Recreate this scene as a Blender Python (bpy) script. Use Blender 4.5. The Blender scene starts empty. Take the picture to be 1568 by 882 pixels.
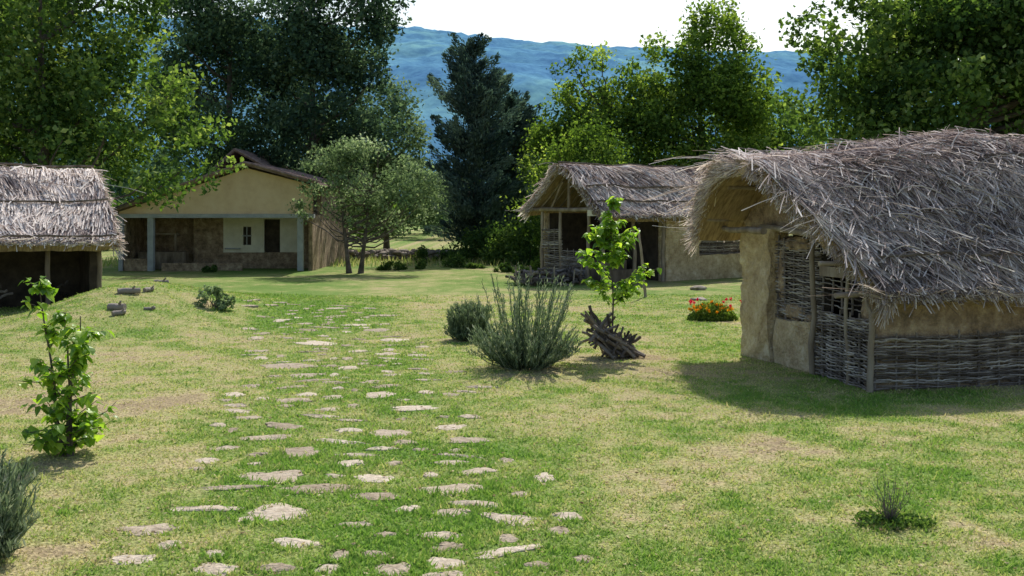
import bpy, math, random
import numpy as np

rng = np.random.default_rng(11)
random.seed(5)
scene = bpy.context.scene
scene.view_settings.view_transform = 'Standard'
scene.view_settings.look = 'None'
scene.view_settings.exposure = 0

# ------------------------------------------------------------------ noise
def _hash(ix, iy, seed):
    h = (ix.astype(np.int64) * 374761393 + iy.astype(np.int64) * 668265263 + seed * 974634777) & 0x7fffffff
    h = ((h ^ (h >> 13)) * 1274126177) & 0x7fffffff
    h = h ^ (h >> 16)
    return (h & 0xffff) / 65535.0

def vnoise(x, y, seed=0):
    x = np.asarray(x, float); y = np.asarray(y, float)
    ix = np.floor(x); iy = np.floor(y)
    fx = x - ix; fy = y - iy
    fx = fx * fx * (3 - 2 * fx); fy = fy * fy * (3 - 2 * fy)
    a = _hash(ix, iy, seed); b = _hash(ix + 1, iy, seed)
    c = _hash(ix, iy + 1, seed); d = _hash(ix + 1, iy + 1, seed)
    return (a * (1 - fx) + b * fx) * (1 - fy) + (c * (1 - fx) + d * fx) * fy

def fbm(x, y, seed=0, o=4):
    s = 0; a = 1; t = 0
    for i in range(o):
        s = s + a * vnoise(x * 2 ** i, y * 2 ** i, seed + i); t += a; a *= .5
    return s / t

# ------------------------------------------------------------------ mesh builder
class MB:
    def __init__(s):
        s.v = []; s.f3 = []; s.f4 = []; s.t = []; s.n = 0
    def add(s, v, f, t=0.5):
        v = np.asarray(v, float).reshape(-1, 3)
        f = np.asarray(f, int)
        s.v.append(v)
        if np.isscalar(t): t = np.full(len(v), float(t))
        s.t.append(np.asarray(t, float))
        (s.f3 if f.shape[1] == 3 else s.f4).append(f + s.n)
        s.n += len(v)
    def build(s, name, mat, parent=None, smooth=False, loc=None):
        v = np.concatenate(s.v); t = np.concatenate(s.t)
        me = bpy.data.meshes.new(name)
        me.vertices.add(len(v)); me.vertices.foreach_set("co", v.astype(np.float32).ravel())
        idx = []; starts = []; off = 0
        for lst, k in ((s.f3, 3), (s.f4, 4)):
            if lst:
                f = np.concatenate(lst)
                idx.append(f.ravel()); starts.append(off + np.arange(len(f)) * k); off += f.size
        idx = np.concatenate(idx); starts = np.concatenate(starts)
        me.loops.add(len(idx)); me.loops.foreach_set("vertex_index", idx.astype(np.int32))
        me.polygons.add(len(starts)); me.polygons.foreach_set("loop_start", starts.astype(np.int32))
        me.update(calc_edges=True)
        me.polygons.foreach_set("use_smooth", np.full(len(starts), smooth))
        at = me.attributes.new("tint", 'FLOAT', 'POINT')
        at.data.foreach_set("value", t.astype(np.float32))
        me.materials.append(mat)
        ob = bpy.data.objects.new(name, me)
        scene.collection.objects.link(ob)
        if parent: ob.parent = parent
        if loc is not None: ob.location = loc
        return ob

def empty(name, loc=(0, 0, 0), rz=0):
    e = bpy.data.objects.new(name, None)
    e.location = loc; e.rotation_euler = (0, 0, rz); e.empty_display_size = .3
    scene.collection.objects.link(e)
    return e

def tube(mb, pts, rad, sides=6, t=0.5, cap=True):
    pts = np.asarray(pts, float); n = len(pts)
    rad = np.broadcast_to(np.asarray(rad, float), (n,))
    tan = np.gradient(pts, axis=0)
    tan /= np.linalg.norm(tan, axis=1, keepdims=True) + 1e-9
    m = tan.mean(0)
    ref = np.array([0, 0, 1.]) if abs(m[2]) < .8 * np.linalg.norm(m) + 1e-9 else np.array([1., 0.1, 0])
    u = np.cross(tan, ref); u /= np.linalg.norm(u, axis=1, keepdims=True) + 1e-9
    w = np.cross(u, tan)
    ang = np.arange(sides) / sides * 2 * np.pi
    v = pts[:, None, :] + rad[:, None, None] * (np.cos(ang)[None, :, None] * u[:, None, :] + np.sin(ang)[None, :, None] * w[:, None, :])
    v = v.reshape(-1, 3)
    i = np.arange(n - 1)[:, None] * sides; j = np.arange(sides)[None, :]; j2 = (j + 1) % sides
    f = np.stack([i + j, i + j2, i + sides + j2, i + sides + j], -1).reshape(-1, 4)
    mb.add(v, f, t)
    if cap:
        for k in (0, n - 1):
            c = np.vstack([pts[k], v[k * sides:(k + 1) * sides]])
            ff = [[0, 1 + (a + 1) % sides, 1 + a] if k == 0 else [0, 1 + a, 1 + (a + 1) % sides] for a in range(sides)]
            mb.add(c, ff, t)

def stick(mb, a, b, r, r2=None, wob=.02, sides=6, t=.5, n=6):
    a = np.array(a, float); b = np.array(b, float)
    k = np.linspace(0, 1, n)[:, None]
    p = a + (b - a) * k
    p[1:-1] += rng.normal(0, wob, (n - 2, 3))
    tube(mb, p, np.linspace(r, r if r2 is None else r2, n), sides, t)

def unit(n):
    v = rng.normal(size=(n, 3)); return v / np.linalg.norm(v, axis=1, keepdims=True)

def leaves(mb, c, size, tint, wid=.32, up=0.0, a=None):
    n = len(c)
    if a is None:
        a = unit(n)
    b = np.cross(a, unit(n) + np.array([0, 0, up])); b /= np.linalg.norm(b, axis=1, keepdims=True) + 1e-9
    nn = np.cross(a, b)
    s = np.broadcast_to(np.asarray(size, float), (n,))[:, None]
    v = np.stack([c - a * s * .5, c + b * s * wid + nn * s * .08, c + a * s * .5, c - b * s * wid + nn * s * .08], 1).reshape(-1, 3)
    f = np.arange(n * 4).reshape(-1, 4)
    mb.add(v, f, np.repeat(np.broadcast_to(tint, (n,)), 4))

def box(mb, lo, hi, t=.5):
    x0, y0, z0 = lo; x1, y1, z1 = hi
    v = [(x0,y0,z0),(x1,y0,z0),(x1,y1,z0),(x0,y1,z0),(x0,y0,z1),(x1,y0,z1),(x1,y1,z1),(x0,y1,z1)]
    f = [(0,3,2,1),(4,5,6,7),(0,1,5,4),(1,2,6,5),(2,3,7,6),(3,0,4,7)]
    mb.add(v, f, t)

def rough_box(mb, lo, hi, res=.12, amp=.03, t=.5, seed=1, fine=0.0):
    """box with gridded faces displaced by noise - hand-built clay"""
    lo = np.array(lo, float); hi = np.array(hi, float)
    for ax in range(3):
        a1, a2 = [(1, 2), (0, 2), (0, 1)][ax]
        n1 = max(2, int((hi[a1] - lo[a1]) / res) + 1); n2 = max(2, int((hi[a2] - lo[a2]) / res) + 1)
        g1, g2 = np.meshgrid(np.linspace(lo[a1], hi[a1], n1), np.linspace(lo[a2], hi[a2], n2), indexing='ij')
        for side in (0, 1):
            v = np.zeros((n1, n2, 3)); v[..., a1] = g1; v[..., a2] = g2; v[..., ax] = (lo, hi)[side][ax]
            p = v.reshape(-1, 3).copy()
            for k in range(3):
                d = fbm(p[:, 0] * 2.3 + p[:, 2] * 1.1 + 7 * k, p[:, 1] * 2.1 + p[:, 2] * 2.3, seed + k * 5, 3) - .5
                d2 = fbm(p[:, 0] * 9 + p[:, 2] * 3.1 + 7 * k, p[:, 1] * 9 + p[:, 2] * 8.3, seed + k * 7, 2) - .5
                v.reshape(-1, 3)[:, k] += d * 2 * amp + d2 * 2 * fine
            idx = np.arange(n1 * n2).reshape(n1, n2)
            f = np.stack([idx[:-1, :-1], idx[1:, :-1], idx[1:, 1:], idx[:-1, 1:]], -1).reshape(-1, 4)
            if (side == 0) ^ (ax == 1): f = f[:, ::-1]
            mb.add(v.reshape(-1, 3), f, t)

# ------------------------------------------------------------------ materials
def new_mat(name):
    m = bpy.data.materials.new(name); m.use_nodes = True
    nt = m.node_tree; nt.nodes.clear()
    return m, nt, nt.nodes, nt.links

def ramp(nodes, stops):
    r = nodes.new('ShaderNodeValToRGB'); e = r.color_ramp.elements
    while len(e) < len(stops): e.new(.5)
    for k, (p, c) in enumerate(stops):
        e[k].position = p; e[k].color = (*c, 1)
    return r

def leaf_material(name, stops, trans=.4, rough=.55, tcol=(1.5, 1.6, .6), gloss=0.0):
    m, nt, N, L = new_mat(name)
    at = N.new('ShaderNodeAttribute'); at.attribute_name = 'tint'
    r = ramp(N, stops); L.new(at.outputs['Fac'], r.inputs[0])
    p = N.new('ShaderNodeBsdfDiffuse')
    L.new(r.outputs[0], p.inputs['Color'])
    out = p.outputs[0]
    if gloss:
        g = N.new('ShaderNodeBsdfGlossy'); g.inputs['Roughness'].default_value = rough; g.inputs[0].default_value = (.8, .85, .8, 1)
        mg = N.new('ShaderNodeMixShader'); mg.inputs[0].default_value = gloss
        L.new(out, mg.inputs[1]); L.new(g.outputs[0], mg.inputs[2]); out = mg.outputs[0]
    mul = N.new('ShaderNodeMix'); mul.data_type = 'RGBA'; mul.blend_type = 'MULTIPLY'; mul.inputs[0].default_value = 1
    L.new(r.outputs[0], mul.inputs[6]); mul.inputs[7].default_value = (*tcol, 1)
    tr = N.new('ShaderNodeBsdfTranslucent'); L.new(mul.outputs[2], tr.inputs[0])
    mx = N.new('ShaderNodeMixShader'); mx.inputs[0].default_value = trans
    L.new(out, mx.inputs[1]); L.new(tr.outputs[0], mx.inputs[2])
    o = N.new('ShaderNodeOutputMaterial'); L.new(mx.outputs[0], o.inputs[0])
    return m

def noise_material(name, stops, scale=4, detail=8, bump=.3, bscale=None, rough=.9, use_tint=.0, stretch=None, bdist=.02, nrough=.65):
    m, nt, N, L = new_mat(name)
    tc = N.new('ShaderNodeTexCoord'); src = tc.outputs['Object']
    if stretch:
        mp = N.new('ShaderNodeMapping'); mp.inputs['Scale'].default_value = stretch
        L.new(src, mp.inputs[0]); src = mp.outputs[0]
    n1 = N.new('ShaderNodeTexNoise'); n1.inputs['Scale'].default_value = scale; n1.inputs['Detail'].default_value = detail
    n1.inputs['Roughness'].default_value = nrough
    L.new(src, n1.inputs['Vector'])
    fac = n1.outputs[0]
    if use_tint:
        at = N.new('ShaderNodeAttribute'); at.attribute_name = 'tint'
        ma = N.new('ShaderNodeMath'); ma.operation = 'MULTIPLY_ADD'; ma.inputs[1].default_value = use_tint
        L.new(at.outputs['Fac'], ma.inputs[0])
        ms = N.new('ShaderNodeMath'); ms.operation = 'SUBTRACT'; ms.inputs[1].default_value = use_tint * .5
        L.new(n1.outputs[0], ms.inputs[0]); L.new(ms.outputs[0], ma.inputs[2])
        fac = ma.outputs[0]
    r = ramp(N, stops); L.new(fac, r.inputs[0])
    p = N.new('ShaderNodeBsdfPrincipled'); p.inputs['Roughness'].default_value = rough
    p.inputs['Specular IOR Level'].default_value = .2
    L.new(r.outputs[0], p.inputs['Base Color'])
    if bump:
        n2 = N.new('ShaderNodeTexNoise'); n2.inputs['Scale'].default_value = bscale or scale * 4; n2.inputs['Detail'].default_value = 5
        L.new(src, n2.inputs['Vector'])
        b = N.new('ShaderNodeBump'); b.inputs['Strength'].default_value = bump; b.inputs['Distance'].default_value = bdist
        L.new(n2.outputs[0], b.inputs['Height']); L.new(b.outputs[0], p.inputs['Normal'])
    o = N.new('ShaderNodeOutputMaterial'); L.new(p.outputs[0], o.inputs[0])
    return m

M_straw = leaf_material('thatch_straw', [(0, (.11, .085, .085)), (.35, (.37, .305, .285)), (.7, (.68, .60, .56)), (1, (.92, .86, .81))], .3, .7, (1.05, 1, .95))
M_strawbase = noise_material('thatch_base', [(.3, (.15, .10, .065)), (.5, (.32, .23, .14)), (.7, (.50, .37, .22))], 3, 8, .8, 30, stretch=(6, 1, 1))
M_clay = noise_material('clay_daub', [(.32, (.24, .16, .095)), (.42, (.46, .34, .21)), (.55, (.63, .50, .33)), (.68, (.80, .70, .54))], 3.2, 12, 1.0, 16, bdist=.06, nrough=.76)
M_claydark = noise_material('weathered_clay', [(.34, (.12, .09, .065)), (.5, (.32, .23, .155)), (.66, (.56, .44, .31))], 3, 12, 1.0, 18, bdist=.05, nrough=.76)
M_plaster = noise_material('ochre_plaster', [(.3, (.68, .47, .29)), (.5, (.80, .59, .38)), (.7, (.86, .67, .47))], 1.2, 10, .3, 20, nrough=.7)
M_white = noise_material('limewash', [(.3, (.62, .57, .45)), (.6, (.80, .76, .64))], 1.5, 6, .2, 20)
M_wattle = noise_material('wattle_twigs', [(.2, (.10, .08, .07)), (.5, (.26, .22, .20)), (.8, (.50, .45, .41))], 3, 6, .4, 40, use_tint=.7)
M_wood = noise_material('old_wood', [(.25, (.09, .07, .05)), (.5, (.25, .195, .145)), (.75, (.42, .36, .29))], 3, 8, .5, 20, use_tint=.4, stretch=(1, 1, .3))
M_greywood = noise_material('grey_timber', [(.3, (.30, .315, .34)), (.7, (.46, .475, .49))], 3, 6, .3, 20)
M_bark = noise_material('bark', [(.3, (.05, .042, .036)), (.55, (.14, .115, .10)), (.75, (.28, .24, .21))], 4, 8, .8, 18, use_tint=.4)
M_dark = noise_material('dark_interior', [(.3, (.03, .024, .02)), (.7, (.09, .07, .055))], 3, 4, .2)  # near-black: interior shade is put into the colour
M_tile = noise_material('clay_roof_tiles', [(.3, (.15, .10, .085)), (.5, (.28, .19, .16)), (.7, (.42, .31, .27))], 5, 6, .6, 16)
M_stone = noise_material('path_stone', [(.28, (.24, .19, .13)), (.5, (.41, .34, .255)), (.72, (.58, .50, .40))], 9, 10, 1.0, 30, use_tint=.5, nrough=.75)
M_rock = noise_material('field_stone', [(.25, (.16, .13, .10)), (.5, (.32, .27, .22)), (.75, (.5, .45, .38))], 5, 8, .6, 22, use_tint=.5)

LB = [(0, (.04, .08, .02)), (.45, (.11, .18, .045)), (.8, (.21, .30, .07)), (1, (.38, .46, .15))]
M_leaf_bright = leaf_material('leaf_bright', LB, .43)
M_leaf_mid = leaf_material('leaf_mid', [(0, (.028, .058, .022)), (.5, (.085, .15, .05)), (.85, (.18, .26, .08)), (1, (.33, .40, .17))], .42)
M_leaf_dark = leaf_material('leaf_dark', [(0, (.026, .052, .040)), (.5, (.085, .142, .092)), (.85, (.17, .24, .14)), (1, (.31, .38, .25))], .38, tcol=(1.25, 1.4, .9))
M_leaf_grey = leaf_material('leaf_greygreen', [(0, (.07, .11, .055)), (.5, (.19, .26, .14)), (.85, (.34, .41, .25)), (1, (.5, .56, .40))], .42, tcol=(1.15, 1.25, .85))
M_needle = leaf_material('conifer_needles', [(0, (.03, .055, .052)), (.5, (.095, .145, .13)), (1, (.25, .32, .25))], .25, tcol=(1.1, 1.3, .9))
M_sap = leaf_material('sapling_leaf', [(0, (.07, .15, .02)), (.5, (.19, .33, .045)), (1, (.44, .56, .10))], .5, gloss=.08, rough=.4)
M_lav = leaf_material('lavender_leaf', [(0, (.055, .085, .05)), (.5, (.17, .23, .13)), (.85, (.33, .38, .26)), (1, (.5, .51, .42))], .25, tcol=(1.1, 1.2, .85))
M_flower_o = leaf_material('orange_petal', [(0, (.75, .2, .01)), (1, (.95, .55, .03))], .3, tcol=(1, 1, 1))
M_flower_r = leaf_material('red_petal', [(0, (.7, .02, .05)), (1, (.9, .08, .16))], .3, tcol=(1, 1, 1))

# ------------------------------------------------------------------ terrain
PY = np.array([0, 7, 10.9, 14.8, 23, 35, 44, 60]); PX = np.array([-.9, -1.2, -1.6, -2.3, -4.2, -8.0, -11, -16])
def path_c(y): return np.interp(y, PY, PX)

def height(x, y):
    x = np.asarray(x, float); y = np.asarray(y, float)
    sx = np.where(x > -9.9, 2.6, 1.7)
    h = .8 * np.exp(-((x + 9.9) / sx) ** 2 - ((y - 26) / 4.2) ** 2)
    near = np.exp(-(np.hypot(x, y - 15) / 60) ** 2)
    h = h + (fbm(x * .35, y * .35, 3, 3) - .5) * .10 * near
    return h

BARE = [(.18, 16.8, .85), (-.9, 20.7, .5), (1.9, 18.3, .6), (-4.8, 10.85, .6), (3.2, 8.4, .5), (4.9, 24.5, .8), (-3.95, 7.7, .4), (-7.4, 24.8, .5), (2.7, 11.3, .5), (-5.5, 14.2, .7), (2.0, 6.8, .6)]
def lawn(x, y):
    """0 dry straw .. 1 lush green"""
    wx = x + (fbm(x * 1.1, y * 1.1, 201, 3) - .5) * 2.6; wy = y + (fbm(x * 1.3, y * 1.3, 211, 3) - .5) * 1.6
    pm = np.exp(-((wx - path_c(y)) / 1.9) ** 2) * (.6 + .8 * fbm(x * .7, y * .7, 221, 3))
    g = .485 + .7 * (fbm(x * .22 + 3, y * .22, 21, 3) - .5) + .75 * (fbm(x * .9, y * .9, 31, 4) - .5) + .85 * (fbm(x * 4, y * 4, 51, 3) - .5)
    g = g + .30 * pm
    g = g + .14 * np.clip((y - 22) / 12, 0, 1)
    g = g - .11 * np.exp(-((x - 3) / 3) ** 2 - ((y - 11.5) / 2.6) ** 2) - .05 * np.clip((24 - y) / 10, 0, 1)
    g = g + .28 * np.exp(-((x - 5.2) / 2.6) ** 2 - ((y - 14.2) / 1.7) ** 2)  # greener, darker lawn colour to deepen the right hut's cast shadow
    for bx, by, br in BARE:
        q = ((wx - bx) / br) ** 2 + ((wy - by) / (br * .9)) ** 2
        g = g - .42 * np.exp(-q ** 1.3)
    return np.clip(g, 0, 1)

xs = np.concatenate([[-4000, -2200, -1200, -600, -300, -150, -80, -50, -35], np.arange(-26, 26.01, .16), [35, 50, 80, 150, 300, 600, 1200, 2200, 4000]])
ys = np.concatenate([[-400, -100, -30, -5, 1], np.arange(4, 52, .16), [55, 60, 66, 75, 90, 120, 180, 300, 600, 1200, 2500, 5000]])
X, Y = np.meshgrid(xs, ys, indexing='ij')
Z = height(X, Y)
mb = MB()
idx = np.arange(X.size).reshape(X.shape)
f = np.stack([idx[:-1, :-1], idx[1:, :-1], idx[1:, 1:], idx[:-1, 1:]], -1).reshape(-1, 4)
mb.add(np.stack([X, Y, Z], -1).reshape(-1, 3), f, lawn(X, Y).ravel())

LAWN = [(0, (.36, .28, .17)), (.2, (.47, .40, .215)), (.45, (.375, .38, .15)), (.72, (.235, .315, .085)), (1, (.155, .265, .055))]
m, nt, N, L = new_mat('lawn')
at = N.new('ShaderNodeAttribute'); at.attribute_name = 'tint'
tc = N.new('ShaderNodeTexCoord')
n1 = N.new('ShaderNodeTexNoise'); n1.inputs['Scale'].default_value = 5; n1.inputs['Detail'].default_value = 8; n1.inputs['Roughness'].default_value = .8
L.new(tc.outputs['Object'], n1.inputs['Vector'])
ma = N.new('ShaderNodeMath'); ma.operation = 'MULTIPLY_ADD'; ma.inputs[1].default_value = 1.2; ma.inputs[2].default_value = -.60
L.new(n1.outputs[0], ma.inputs[0])
ad = N.new('ShaderNodeMath'); ad.operation = 'ADD'; L.new(ma.outputs[0], ad.inputs[0]); L.new(at.outputs['Fac'], ad.inputs[1])
r = ramp(N, LAWN); L.new(ad.outputs[0], r.inputs[0])
n3 = N.new('ShaderNodeTexNoise'); n3.inputs['Scale'].default_value = 30; n3.inputs['Detail'].default_value = 4
L.new(tc.outputs['Object'], n3.inputs['Vector'])
r3 = ramp(N, [(.3, (.45, .45, .45)), (.7, (1.1, 1.1, 1.1))]); L.new(n3.outputs[0], r3.inputs[0])
mu = N.new('ShaderNodeMix'); mu.data_type = 'RGBA'; mu.blend_type = 'MULTIPLY'; mu.inputs[0].default_value = 1
L.new(r.outputs[0], mu.inputs[6]); L.new(r3.outputs[0], mu.inputs[7])
p = N.new('ShaderNodeBsdfPrincipled'); p.inputs['Roughness'].default_value = 1; p.inputs['Specular IOR Level'].default_value = .1
L.new(mu.outputs[2], p.inputs['Base Color'])
bp = N.new('ShaderNodeBump'); bp.inputs['Strength'].default_value = .8; bp.inputs['Distance'].default_value = .04
L.new(n3.outputs[0], bp.inputs['Height']); L.new(bp.outputs[0], p.inputs['Normal'])
o = N.new('ShaderNodeOutputMaterial'); L.new(p.outputs[0], o.inputs[0])
mb.build('ground', m, smooth=True)

# ------------------------------------------------------------------ stepping stones
stones = [(-2.14,8.92,.70,.5),(-2.22,7.53,.36,.3),(-2.92,7.75,.4,.2),(-1.73,7.54,.32,.2),(-.51,7.61,.33,.25),(-.05,7.86,.62,.2),(-1.74,8.14,.45,.25),
 (-1.06,7.8,.26,.16),(-1.04,8.29,.26,.16),(-.56,8.25,.4,.2),(-2.8,9.08,.75,.2),(-1.25,9.43,.6,.28),(-.56,9.66,.76,.42),(-.32,9.14,.55,.18),(-2.4,10.15,.8,.5),
 (-1.98,9.75,.75,.35),(-1.39,10.1,.52,.42),(-2.34,11.15,.52,.6),(-.33,10.35,.5,.3),(-.64,10.7,.4,.2),(-3.24,11.4,.45,.25),(-2.8,12.5,.65,.4),(-2.9,11.9,.6,.3),
 (-.75,12.4,.56,.4),(-.49,11.75,.55,.4),(-1.43,12.1,.5,.5),(-1.28,13.65,1.0,.5),(-2.0,12.3,.5,.3),(-3.88,17.3,1.0,.6),(-3.96,20.4,.95,.6),(-2.44,21,.75,.5),(-3.1,14.3,.6,.35),(-1.9,14.6,.55,.5)]
def try_stone(x, y, w, d):
    for s in stones:
        if abs(x - s[0]) < (w + s[2]) * .5 and abs(y - s[1]) < (d + s[3]) * .6 + .02: return
    stones.append((x, y, w, d))
for k in range(4000):
    y = 6.2 + 22 * rng.random() ** 1.0
    x = path_c(y) + rng.normal(0, .95)
    if len(stones) > 205: break
    if abs(x - path_c(y)) > 1.9 or (y > 19 and rng.random() < .45): continue
    try_stone(x, y, (.18 + .62 * rng.random() ** 1.6) * (1 + max(0, y - 14) / 45), rng.uniform(.13, .36) * (1 + max(0, y - 12) / 30))
mb = MB()
for (x, y, w, d) in stones:
    n = 17; a = np.arange(n) / n * 2 * np.pi + rng.uniform(0, .3)
    rr = .9 + .8 * (vnoise(np.cos(a) * 1.6 + x * 9, np.sin(a) * 1.6 + y * 9, 3) - .5) + rng.normal(0, .07, n)
    ox = np.cos(a) * rr * w / 2; oy = np.sin(a) * rr * d / 2
    th = rng.normal(0, .25); ox, oy = ox * math.cos(th) - oy * math.sin(th), ox * math.sin(th) + oy * math.cos(th)
    z0 = float(height(x, y))
    tl = rng.normal(0, .02, 2); lift = rng.uniform(.008, .015)
    zt = lambda px, py: z0 + lift + px * tl[0] + py * tl[1]
    c = [(x, y, zt(0, 0) + .004)]
    r1 = [(x + .7 * px, y + .7 * py, zt(px, py) + rng.normal(0, .004)) for px, py in zip(ox, oy)]
    r2 = [(x + px, y + py, zt(px, py) - .008) for px, py in zip(ox, oy)]
    r3_ = [(x + px * 1.03, y + py * 1.03, z0 - .05) for px, py in zip(ox, oy)]
    t = rng.uniform(.15, .75)
    v = c + r1 + r2 + r3_
    mb.add(v, [(0, 1 + k, 1 + (k + 1) % n) for k in range(n)], t)
    mb.add(v, [(1 + q * n + k, 1 + (q + 1) * n + k, 1 + (q + 1) * n + (k + 1) % n, 1 + q * n + (k + 1) % n) for q in (0, 1) for k in range(n)], t)
mb.build('stone_path', M_stone)

# ------------------------------------------------------------------ grass blades
def grass_blades(n):
    y = 5.5 * (32 / 5.5) ** rng.random(n)
    x = rng.uniform(-1, 1, n) * (.56 * y + 1.6)
    g = lawn(x, y)
    keep = rng.random(n) < (.22 + .95 * g)
    nearst = np.zeros(n, bool)
    over = rng.random(n) < .12
    vn = .7 * vnoise(x * 9, y * 9, 5)
    for (sx, sy, w, d) in stones:
        q = ((x - sx) / (w * .46)) ** 2 + ((y - sy) / (d * .46)) ** 2
        keep &= (q > .5 + vn) | (over & (q > .2))
        nearst |= q < 2.6
    lx = (x - 5.35) * .97 + (y - 14.94) * .243; ly = -(x - 5.35) * .243 + (y - 14.94) * .97
    keep &= ~((lx > -.05) & (ly > -.05) & (ly < 4.3))
    x = x[keep]; y = y[keep]; g = g[keep]; ns_ = nearst[keep]; n = len(x)
    z = height(x, y)
    tuft = fbm(x * 2.5, y * 2.5, 77, 2) * .6 + .4 * vnoise(x * 7, y * 7, 78)
    h = rng.uniform(.014, .04, n) * (.6 + .6 * g) * (.5 + tuft * 1.2) * (1 + .35 * ns_)
    h += (rng.random(n) < .008) * .05
    w = (.0045 + .00065 * y) * rng.uniform(.7, 1.3, n)
    a = rng.uniform(0, 2 * np.pi, n); ln = rng.uniform(.2, 1.3, n) * h; b = rng.uniform(0, 2 * np.pi, n)
    base = np.stack([x, y, z - .004], -1)
    side = np.stack([np.cos(a), np.sin(a), 0 * a], -1) * w[:, None]
    tip = base + np.stack([np.cos(b) * ln, np.sin(b) * ln, h], -1)
    v = np.stack([base - side, base + side, tip], 1).reshape(-1, 3)
    t = np.clip(g + rng.normal(0, .2, n) + .03, 0, 1)
    m = MB(); m.add(v, np.arange(n * 3).reshape(-1, 3), np.repeat(t, 3))
    return m
M_grass = leaf_material('grass_blades', [(0, (.48, .40, .26)), (.25, (.60, .53, .30)), (.48, (.45, .475, .19)), (.75, (.29, .40, .105)), (1, (.20, .345, .07))], .4, .7, (1.15, 1.2, .8))
grass_blades(430000).build('grass', M_grass)

m = MB(); n = 9000
si = rng.integers(0, len(stones), n); SA = np.array(stones)[si]
a = rng.uniform(0, 2 * np.pi, n)
x = SA[:, 0] + np.cos(a) * SA[:, 2] * .5 * rng.uniform(.9, 1.5, n); y = SA[:, 1] + np.sin(a) * SA[:, 3] * .5 * rng.uniform(.9, 1.8, n)
k_ = (vnoise(x * 3, y * 3, 15) > .5) & (y < 22); x = x[k_]; y = y[k_]
leaves(m, np.stack([x, y, height(x, y) + rng.uniform(.01, .04, len(x))], -1), rng.uniform(.02, .045, len(x)), rng.uniform(.6, 1, len(x)), wid=.4, up=2)
m.build('clover', M_grass)
M_litter = leaf_material('dry_leaves', [(0, (.16, .11, .06)), (.5, (.36, .27, .15)), (1, (.60, .50, .32))], .2, tcol=(1, 1, 1))
m = MB(); n = 6500
y = 5.8 * (28 / 5.8) ** rng.random(n); x = rng.uniform(-1, 1, n) * (.56 * y + 1)
k_ = fbm(x * .8, y * .8, 133, 3) > .45; x = x[k_]; y = y[k_]; n = len(x)
d_ = unit(n); d_[:, 2] *= .25
leaves(m, np.stack([x, y, height(x, y) + rng.uniform(.012, .028, n)], -1), rng.uniform(.015, .042, n) * (1 + y / 30), rng.random(n), wid=.3, a=d_, up=2)
m.build('leaf_litter', M_litter)

# ------------------------------------------------------------------ hills
hx = np.linspace(-2600, 2600, 520); hy = np.linspace(700, 2400, 150)
HX, HY = np.meshgrid(hx, hy, indexing='ij')
ridge = np.interp(HX, [-2600, -1200, -570, -350, -150, 16, 162, 300, 405, 760, 1400, 2600], [200, 290, 312, 300, 286, 268, 252, 246, 243, 215, 190, 160])
prof = np.clip(1 - np.abs(HY - 1500) / 800, 0, 1) ** .8
HZ = ridge * prof - 4
HZ += (fbm(HX / 240, HY / 240, 5, 3) - .5) * 60 * np.clip(prof * (1.15 - prof) * 4, 0, 1)
HZ += (rng.random(HX.shape) - .5) * 5
mb = MB(); idx = np.arange(HX.size).reshape(HX.shape)
f = np.stack([idx[:-1, :-1], idx[1:, :-1], idx[1:, 1:], idx[:-1, 1:]], -1).reshape(-1, 4)
mb.add(np.stack([HX, HY, HZ], -1).reshape(-1, 3), f, .5)
m, nt, N, L = new_mat('hazy_forest_hill')
tc = N.new('ShaderNodeTexCoord')
n1 = N.new('ShaderNodeTexNoise'); n1.inputs['Scale'].default_value = .007; n1.inputs['Detail'].default_value = 8; n1.inputs['Roughness'].default_value = .6
n2 = N.new('ShaderNodeTexNoise'); n2.inputs['Scale'].default_value = .055; n2.inputs['Detail'].default_value = 7; n2.inputs['Roughness'].default_value = .75
L.new(tc.outputs['Object'], n1.inputs['Vector']); L.new(tc.outputs['Object'], n2.inputs['Vector'])
r1_ = ramp(N, [(.36, (.085, .20, .35)), (.5, (.105, .245, .38)), (.64, (.15, .31, .36))]); L.new(n1.outputs[0], r1_.inputs[0])  # blue distance haze is mixed into these hill colours
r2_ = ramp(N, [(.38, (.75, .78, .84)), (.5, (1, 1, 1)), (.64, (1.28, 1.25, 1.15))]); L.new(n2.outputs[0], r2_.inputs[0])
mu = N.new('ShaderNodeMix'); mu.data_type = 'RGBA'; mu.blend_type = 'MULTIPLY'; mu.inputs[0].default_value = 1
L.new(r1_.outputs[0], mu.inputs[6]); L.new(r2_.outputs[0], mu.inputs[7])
p = N.new('ShaderNodeBsdfDiffuse'); L.new(mu.outputs[2], p.inputs[0])
o = N.new('ShaderNodeOutputMaterial'); L.new(p.outputs[0], o.inputs[0])
mb.build('hills', m, smooth=True)

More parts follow.
